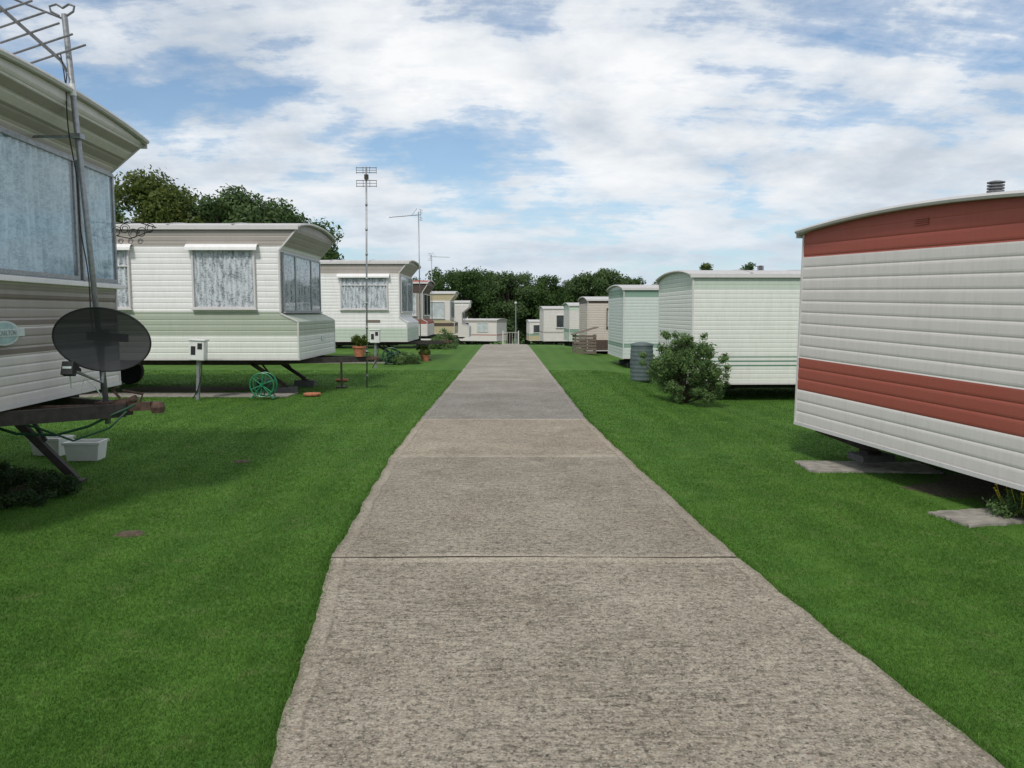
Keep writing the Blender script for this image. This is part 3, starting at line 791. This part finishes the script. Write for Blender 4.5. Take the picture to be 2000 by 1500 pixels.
# ------------------------------------------------------------------ meter boxes
def meter(loc,label,lean=0,sc=.92):
    e=empty("meter_box",loc,label,"meter box",(0,lean,0),group="electric meter boxes on posts");e.scale=(sc,sc,1)
    p=MB();p.box((-.03,-.03,0),(.03,.03,.85));p.obj("post",GALV,e)
    b=MB();b.box((-.15,-.12,.74),(.15,.09,1.10));b.obj("box",WHITEP,e,bevel=.015)
    l=MB();l.box((-.17,-.14,1.10),(.17,.11,1.13));l.obj("lid",WHITEP,e,bevel=.006)
    s=MB();s.box((-.11,-.125,.84),(-.02,-.135+.014,1.0),0);s.box((.02,-.128,.95),(.11,-.121,1.06),0);s.obj("socket_cover",BLACKP,e)
    k=MB();k.tube([(.08,-.06,.74),(.10,-.08,.5),(.02,-.06,.2),(-.1,.0,.02)],.012,6);k.obj("cable",BLACKP,e)
meter((-5.83,14.55,0),"white meter box on a leaning grey post",R(3))
meter((-3.95,22.8,0),"white meter box on a grey post beside caravan")
# ------------------------------------------------------------------ hose reel
def reel(loc,label,r=.24,fm=None):
    e=empty("hose_reel",loc,label,"hose reel",group="green hose reels")
    b=MB()
    for y in(-.1,.1):
        b.tube([(r*math.cos(t*math.pi/12),y,r+.03+r*math.sin(t*math.pi/12)) for t in range(25)],.013,6,caps=False)
        for k in range(3):
            t=k*math.pi/3+.4;b.tube([(r*math.cos(t),y,r+.03+r*math.sin(t)),(-r*math.cos(t),y,r+.03-r*math.sin(t))],.012,6)
        b.tube([(-.2,y*1.1,0),(0,y*1.1,r+.03),(.2,y*1.1,0)],.015,6)
    b.tube([(-.2,-.11,.01),(-.2,.11,.01)],.013,6);b.tube([(.2,-.11,.01),(.2,.11,.01)],.013,6)
    b.tube([(0,-.13,r+.03),(0,.13,r+.03)],.035,10)
    b.tube([(0,-.13,r+.03),(.09,-.14,r+.10),(.09,-.19,r+.10)],.01,6)
    b.obj("frame",fm or GREENP,e)
    h=MB()
    for i in range(9):
        y=-.08+.02*i
        for rr in(.10,.125):
            h.tube([(rr*math.cos(t*math.pi/10),y,r+.03+rr*math.sin(t*math.pi/10)) for t in range(21)],.011,5,caps=False)
    h.obj("hose",HOSE,e,smooth=True)
reel((-4.62,14.6,.03),"bright green hose reel beside a caravan base",.22)
reel((-3.75,24.4,.0),"dark green hose reel coiled by a caravan",.25,HOSE)

# ------------------------------------------------------------------ foliage tools
def leaves(name,mat,centers,radii,count,size,parent=None,seed=0,sq=.75,shell=.55):
    rng=np.random.RandomState(seed)
    centers=np.array(centers,float);radii=np.array(radii,float)
    w=radii**2;w/=w.sum()
    idx=rng.choice(len(centers),count,p=w)
    d=rng.normal(size=(count,3));d/=np.linalg.norm(d,axis=1)[:,None]
    rr=shell+(1-shell)*rng.rand(count)**.7
    rr*=1+.18*rng.randn(count)*.6
    p=centers[idx]+d*(radii[idx]*rr)[:,None]*np.array([1,1,sq])
    nrm=d+rng.normal(size=(count,3))*.75;nrm[:,2]+=.3;nrm/=np.linalg.norm(nrm,axis=1)[:,None]
    a=np.cross(nrm,rng.normal(size=(count,3)));a/=np.linalg.norm(a,axis=1)[:,None]
    b=np.cross(nrm,a)
    s=size*(.6+.8*rng.rand(count))[:,None]
    v=np.empty((count,4,3));v[:,0]=p-a*s;v[:,1]=p-b*s*.5;v[:,2]=p+a*s;v[:,3]=p+b*s*.5
    v[:,:,2]=np.where(v[:,:,2]<.004,.004,v[:,:,2]) if parent is not None else v[:,:,2]
    me=bpy.data.meshes.new(name);me.vertices.add(count*4);me.vertices.foreach_set("co",v.ravel())
    me.loops.add(count*4);me.loops.foreach_set("vertex_index",np.arange(count*4,dtype=np.int32))
    me.polygons.add(count);me.polygons.foreach_set("loop_start",np.arange(count,dtype=np.int32)*4)
    me.update();me.validate();me.materials.append(mat)
    o=bpy.data.objects.new(name,me);COL.objects.link(o)
    if parent:o.parent=parent
    return o
def tree(loc,H,Wd,label,mat,seed,count=9000,leaf=.14,base=.22,group="trees along the edge of the park",nclump=42):
    rng=random.Random(seed)
    e=empty("tree",loc,label,"tree",(0,0,rng.uniform(0,6)),group)
    t=MB();r0=H*.022+.08
    t.tube([(0,0,-.2),(.05*H*.3,0,H*.25),(0,.03*H,H*.55),(.02*H,0,H*.85)],[r0*1.3,r0*.9,r0*.6,r0*.2],8)
    C=[];Rr=[]
    for i in range(nclump):
        th=rng.uniform(0,6.283);u=rng.uniform(-1,1);q=rng.uniform(.30,1)**.6
        zz=u;rad=math.sqrt(max(0,1-zz*zz))
        c=(Wd*.5*.80*q*rad*math.cos(th),Wd*.5*.80*q*rad*math.sin(th),H*(base+(1-base)*.5)+zz*q*H*(1-base)*.5*.84)
        rr=rng.uniform(.10,.20)*min(Wd,H*.9);C.append(c);Rr.append(rr)
        if i%3==0:
            z0=H*rng.uniform(.2,.5);t.tube([(0,0,z0),(c[0]*.5,c[1]*.5,(z0+c[2])*.5+.05*H),(c[0]*.9,c[1]*.9,c[2])],[r0*.45,r0*.28,r0*.08],5)
    t.obj("trunk",BARK,e,smooth=True)
    leaves("crown",mat,C,Rr,count,leaf,e,seed=seed,shell=.25)
    return e
TL=[(-20.8,47,10.4,8.0,LEAF_C,"rounded tree with yellowing leaves behind caravans"),(-26.5,50,10.0,8,LEAF_A,"broad dark green tree behind caravans"),
    (-16.4,47,9.6,7.0,LEAF_B,"grey green spreading tree behind caravans"),(-13.6,49,9.0,6.6,LEAF_A,"low dark green tree behind caravans"),(-19.0,52,10.0,7,LEAF_A,"dark green tree behind caravans")]
for i,(x,y,H,Wd,m_,l) in enumerate(TL): tree((x,y,gz(x,y)),H,Wd,l,m_,11+i,32000,.12,.12,nclump=56)
rng=random.Random(5)
FT=[(-8.6,98,10.4,7.8,LEAF_A),(-5.2,95,11.0,7.8,LEAF_A),(-3.2,101,10.6,7.2,LEAF_A),(-.4,96,10.2,6.6,LEAF_B),(2.0,99,10.7,6.4,LEAF_B),(4.4,97,10.0,6.4,LEAF_A),
    (7.0,101,9.0,6.2,LEAF_B),(9.6,97,10.8,6.6,LEAF_B),(12.2,99,11.4,6.8,LEAF_B),(15.0,101,9.6,6.2,LEAF_A),(18.3,101,9.3,6.6,LEAF_A),(21.5,104,8.8,6.6,LEAF_B),(-12.3,102,9.0,6,LEAF_B),
    (31,104,12.0,6,LEAF_B),(22.5,92,10.6,4.0,LEAF_C)]
nm={LEAF_A:"dark green",LEAF_B:"grey green",LEAF_C:"yellow green"}
for i,(x,y,H,Wd,m_) in enumerate(FT): tree((x,y,-3.0),H,Wd*1.05,nm[m_]+" broadleaf tree beyond the last caravans",m_,40+i,17000,.15,.06,nclump=50)
C=[];Rr=[]
for i in range(230):
    x=rng.uniform(-45,60);C.append((x,rng.uniform(104,112),-3+rng.uniform(0,6.3)));Rr.append(rng.uniform(1.3,2.2))
o=leaves("hedge",LEAF_A,C,Rr,42000,.24,seed=77,shell=.2);tag(o,"dark hedge mass behind the tree line","hedge","stuff")
# bush
e=empty("bush",(3.27,15.0,gz(3.27,15)),"light green leafy shrub beside a rain barrel","bush")
rng=random.Random(3);C=[];Rr=[];st=MB()
for i in range(70):
    th=rng.uniform(0,6.283);q=rng.uniform(.05,1)**.55;z=rng.uniform(.12,1.12);k=1-.5*max(0,z-.6)/.6
    c=(.70*q*k*math.cos(th),.5*q*k*math.sin(th),z);C.append(c);Rr.append(rng.uniform(.10,.19))
    st.tube([(c[0]*.06,c[1]*.06,0),(c[0]*.6,c[1]*.6,z*.6),c],[.012,.008,.003],5)
for i in range(22):
    th=rng.uniform(0,6.283);c=(.82*math.cos(th),.58*math.sin(th),rng.uniform(.25,1.0));C.append(c);Rr.append(.09);st.tube([(0,0,.05),(c[0]*.7,c[1]*.7,c[2]*.75),c],[.01,.006,.002],5)
for i in range(12):
    c=(rng.uniform(-.42,.38),rng.uniform(-.3,.3),rng.uniform(1.1,1.34));C.append(c);Rr.append(.09);st.tube([(0,0,.05),(c[0]*.5,c[1]*.5,.5),c],[.01,.006,.002],5)
st.obj("stems",BARK,e);leaves("leaves",LEAF_BUSH,C,Rr,28000,.024,e,seed=9,shell=.1,sq=.9)
def clump(name,loc,lab,mat,rx,ry,h,count,size,seed,cat="plant",nc=26,rk=1.0):
    e=empty(name,loc,lab,cat)
    rng=random.Random(seed);C=[];Rr=[];st=MB()
    for i in range(nc):
        th=rng.uniform(0,6.283);q=rng.uniform(.02,1)**.5
        c=(rx*q*math.cos(th),ry*q*math.sin(th),h*rng.uniform(.1,1)*(1.1-q*.75));C.append(c);Rr.append(h*rng.uniform(.18,.35)*rk)
        st.tube([(0,0,.01),(c[0]*.7,c[1]*.7,.02),c],[.006,.005,.002],4)
    st.obj("stems",BARK,e);leaves("leaves",mat,C,Rr,count,size,e,seed=seed,shell=.1)
    return e
clump("ivy_plant",(-4.78,6.75,0),"dark ivy spreading from under a caravan",LEAF_IVY,.98,.62,.30,24000,.0145,21,nc=120,rk=1.0)
clump("ivy_plant",(-5.5,7.3,0),"dark ivy spreading from under a caravan",LEAF_IVY,.8,.5,.36,12000,.018,22,nc=70)
ew=clump("weed_plant",(4.02,6.12,0),"pale green weeds with tiny yellow flowers by a pad",LEAF_BUSH,.20,.20,.30,2200,.014,23)
fl=MB();rng=random.Random(8)
for i in range(9):
    x,y,z=rng.uniform(-.22,.18),rng.uniform(-.22,.15),rng.uniform(.18,.40)
    fl.lathe([(0,z+.008),(.011,z+.004),(.012,z),(0,z-.004)],(x,y,0),6)
    fl.tube([(0,0,.01),(x*.8,y*.8,z*.6),(x,y,z)],[.002,.002,.0015],4)
fl.obj("flowers",YELLOW,ew)
clump("flowering_plant",(-3.3,24.6,0),"low plants growing by a caravan hitch",LEAF_BUSH,.6,.4,.5,4000,.03,24)
clump("flowering_plant",(-3.1,35.2,0),"leafy shrub at the end of a caravan",LEAF_BUSH,.6,.8,1.0,4000,.045,25)
def pot(loc,lab,r=.13,h=.22,bh=.26,mat=None,cnt=1600):
    e=empty("potted_plant",loc,lab,"potted plant")
    p=MB();p.lathe([(0,0),(r*.72,0),(r*.95,h*.82),(r*1.08,h*.82),(r*1.1,h),(r*.95,h),(r*.9,h*.9),(0,h*.9)],n=24)
    p.obj("pot",TERRA,e,smooth=False)
    rng=random.Random(int(abs(loc[0]*100)));C=[];Rr=[]
    for i in range(14):
        th=rng.uniform(0,6.283);q=rng.random()**.5
        C.append((r*1.25*q*math.cos(th),r*1.25*q*math.sin(th),h+bh*rng.uniform(.15,.8)));Rr.append(bh*.28)
    s=MB()
    for c in C: s.tube([(0,0,h*.8),c],[.006,.002],4)
    s.obj("stems",BARK,e);leaves("leaves",mat or LEAF_POT,C,Rr,cnt,.02,e,seed=31,shell=.2)
pot((-3.18,16.42,.70),"bushy green plant in a terracotta pot on the drawbar")
pot((-3.05,27.0,0),"terracotta pot with small plant by the hitch",.15,.28,.25)
pot((-2.85,26.2,0),"small terracotta pot with green plant",.12,.2,.2)
pot((-5.9,8.6,0),"terracotta pot under a caravan",.16,.26,.15)
def saucer(loc,r,lab):
    s=MB();s.lathe([(0,0),(r*.85,0),(r,.05),(r*.95,.055),(r*.82,.015),(0,.015)],loc,24);tag(s.obj("plant_saucer",TERRA,smooth=True),lab,"plant saucer",group="terracotta saucers on the lawn")
saucer((-3.86,15.15,.01),.17,"terracotta saucer lying on the grass");saucer((-3.98,18.4,.01),.15,"small terracotta saucer lying on the grass")
def trough(loc,rot,lab):
    m=MB();a,b,h=.185,.125,.21;k=.86
    o=[(-a*k,-b*k,0),(a*k,-b*k,0),(a*k,b*k,0),(-a*k,b*k,0),(-a,-b,h),(a,-b,h),(a,b,h),(-a,b,h),(-a*.9,-b*.88,h),(a*.9,-b*.88,h),(a*.9,b*.88,h),(-a*.9,b*.88,h),(-a*.8,-b*.75,.03),(a*.8,-b*.75,.03),(a*.8,b*.75,.03),(-a*.8,b*.75,.03)]
    f=[(0,1,2,3),(12,13,14,15)]
    for i in range(4):
        j=(i+1)%4
        for s in(0,4,8): f.append((s+i,s+j,s+4+j,s+4+i))
    m.add(o,f);m.box((-a-.012,-b-.012,h-.03),(a+.012,-b-.001,h));m.box((-a-.012,b+.001,h-.03),(a+.012,b+.012,h))
    ob=m.obj("planter_box",WHITEP,loc=loc,bevel=.004);ob.rotation_euler=(0,0,rot);tag(ob,lab,"planter",group="white planter boxes")
trough((-4.70,8.6,.0),R(6),"empty white plastic planter box on the grass");trough((-5.25,8.9,.0),R(-8),"white plastic planter box beside terracotta pot")
# rain barrel
e=empty("rain_barrel",(3.22,19.55,gz(3.22,19.55)),"ribbed grey green plastic rain barrel","rain barrel");e.scale=(.95,.95,.9)
pr=[(0,0),(.24,0)]
for i in range(9):
    z=.05+i*.11;bul=.27+.03*math.sin(math.pi*(z/1.05));pr+=[(bul,z),(bul+.006,z+.02),(bul+.006,z+.05),(bul,z+.07)]
pr+=[(.26,1.03)]
b=MB();b.lathe(pr,n=28);b.obj("barrel",BARREL,e,smooth=True)
b=MB();b.lathe([(.30,1.0),(.30,1.05),(.15,1.09),(0,1.1)],n=28);b.obj("lid",BARREL,e,smooth=True)
# timber store
e=empty("timber_store",(2.95,32.2,gz(2.95,32.2)),"weathered low timber store with sloping lid","storage box")
b=MB()
for i in range(6):
    z=.02+i*.13;b.box((-.42,-.5,z),(.42,-.475,z+.095))
    b.box((-.445,-.5,z),(-.421,.6,z+.095));b.box((.421,-.5,z),(.445,.6,z+.095))
for x in(-.4,.4): b.beam((x,-.46,0),(x,-.46,.8),.05,.05)
b.obj("sides",WOODM,e)
b=MB()
for i in range(7):
    y=-.56+i*.18
    b.beam((-.52,y+.08,.78),(.52,y+.08,1.08),.165,.025)
b.obj("lid",WOODM,e)
# far gate and lamp
e=empty("white_gate",(-.05,61,gz(0,61)),"white railing gate at the end of the path","gate")
g_=MB()
for i in range(6): g_.beam((-.5+i*.19,0,.1),(-.5+i*.19,0,1.0),.018,.018)
g_.beam((-.6,0,1.02),(.5,0,1.02),.03,.03);g_.beam((-.6,0,.12),(.5,0,.12),.03,.03);g_.obj("railing",TRIM,e)
for x in(-.65,.55): p=MB();p.box((x-.04,-.04,-.1),(x+.04,.04,1.15));p.obj("post",TRIM,e)
e=empty("lamp_post",(.30,63,gz(0,63)),"slim grey lamp post near the gate","lamp post")
p=MB();p.tube([(0,0,-.1),(0,0,1),(0,0,3.3)],[.06,.05,.035],8);p.obj("pole",GALV,e)
p=MB();p.lathe([(0,0),(.08,.02),(.11,.08),(.10,.16),(0,.2)],(0,0,3.3),12);p.obj("lamp_head",TRIM,e)
def soil(x,y,rx,ry,lab):
    m=MB();n=22;m.v=[(0,0,.018)]
    for rr in(.5,1.0):
        for k in range(n):
            t=6.283*k/n;q=rr*(1+random.uniform(-.22,.22));m.v.append((rx*q*math.cos(t),ry*q*math.sin(t),.014 if rr<1 else -.01))
    for k in range(n):
        a=1+k;b=1+(k+1)%n;m.f+=[(0,a,b),(a,a+n,b+n,b)]
    m.m=[0]*len(m.f);o=m.obj("soil_patch",SOIL,loc=(x,y,0),smooth=True);tag(o,lab,"soil","structure")
soil(-2.8,5.66,.13,.12,"bare brown soil patch in the lawn");soil(-2.93,8.45,.13,.09,"small worn soil patch in the lawn")
soil(4.0,7.1,.45,.4,"bare ground under the red striped caravan");soil(4.8,7.0,1.1,1.2,"bare ground under the red striped caravan")
soil(-5.6,6.8,1.1,1.4,"bare ground under the brown striped caravan")
soil(-6.8,16.6,2.3,.75,"bare ground under the green and white caravan")

# ------------------------------------------------------------------ grass blades
def blades(n,seed):
    rng=np.random.RandomState(seed)
    u=rng.rand(n);y=2.1*np.exp(u*np.log(22/2.1))
    x=(rng.rand(n)*2-1)*(.70*y+.3)
    il=lambda yy:np.interp(yy,[a for a,_ in LE],[b for _,b in LE]);ir=lambda yy:np.interp(yy,[a for a,_ in RE],[b for _,b in RE])
    l=il(y);r=ir(y)
    lump=.009*np.sin(y*7.3)+.007*np.sin(y*17.1+1)
    over=.035*rng.rand(n)**2+lump
    k=(x<l+over-.005)|(x>r-over+.005)
    for (a,b,c,d,rt) in PADS:
        k&=~((x>a+.02)&(x<b-.02)&(y>c+.02)&(y<d-.02))
    k&=~(((x+2.8)/.12)**2+((y-5.66)/.11)**2<rng.rand(n)*1.3)
    k&=~(((x+2.93)/.12)**2+((y-8.45)/.08)**2<rng.rand(n)*1.3)
    k&=~((x>3.6)&(y<7.9)&(y>5.3)&(rng.rand(n)<.75))
    x=x[k];y=y[k];n=len(x)
    pat=.85+.15*np.sin(x*2.1+1.3*np.sin(y*1.7))*np.sin(y*1.3+x)+.15*np.sin(x*9+2*np.sin(y*5))*np.sin(y*8)
    edge=np.minimum(np.abs(x-il(y)),np.abs(x-ir(y)))
    h=(.007+.011*rng.rand(n))*pat*(1+.02*y)*(1+.9*(edge<.06))
    wd=.0010+.0006*y*.8
    th=rng.rand(n)*6.283
    q=np.clip((x-2.2)/2,0,1);p=np.clip((y-9)/6,0,1)
    z=-.20*q**2*(3-2*q)*p**2*(3-2*p)
    lean=rng.rand(n)*1.5*h;tl=rng.rand(n)*6.283
    v=np.empty((n,3,3));dx=np.cos(th)*wd;dy=np.sin(th)*wd
    v[:,0]=np.stack([x-dx,y-dy,z-.003],1);v[:,1]=np.stack([x+dx,y+dy,z-.003],1);v[:,2]=np.stack([x+lean*np.cos(tl),y+lean*np.sin(tl),z+h],1)
    me=bpy.data.meshes.new("grass");me.vertices.add(n*3);me.vertices.foreach_set("co",v.ravel())
    me.loops.add(n*3);me.loops.foreach_set("vertex_index",np.arange(n*3,dtype=np.int32))
    me.polygons.add(n);me.polygons.foreach_set("loop_start",np.arange(n,dtype=np.int32)*3)
    me.update();me.validate();me.materials.append(BLADE)
    o=bpy.data.objects.new("grass",me);COL.objects.link(o);tag(o,"short mown grass blades covering the lawn","grass","stuff")
blades(950000,3)
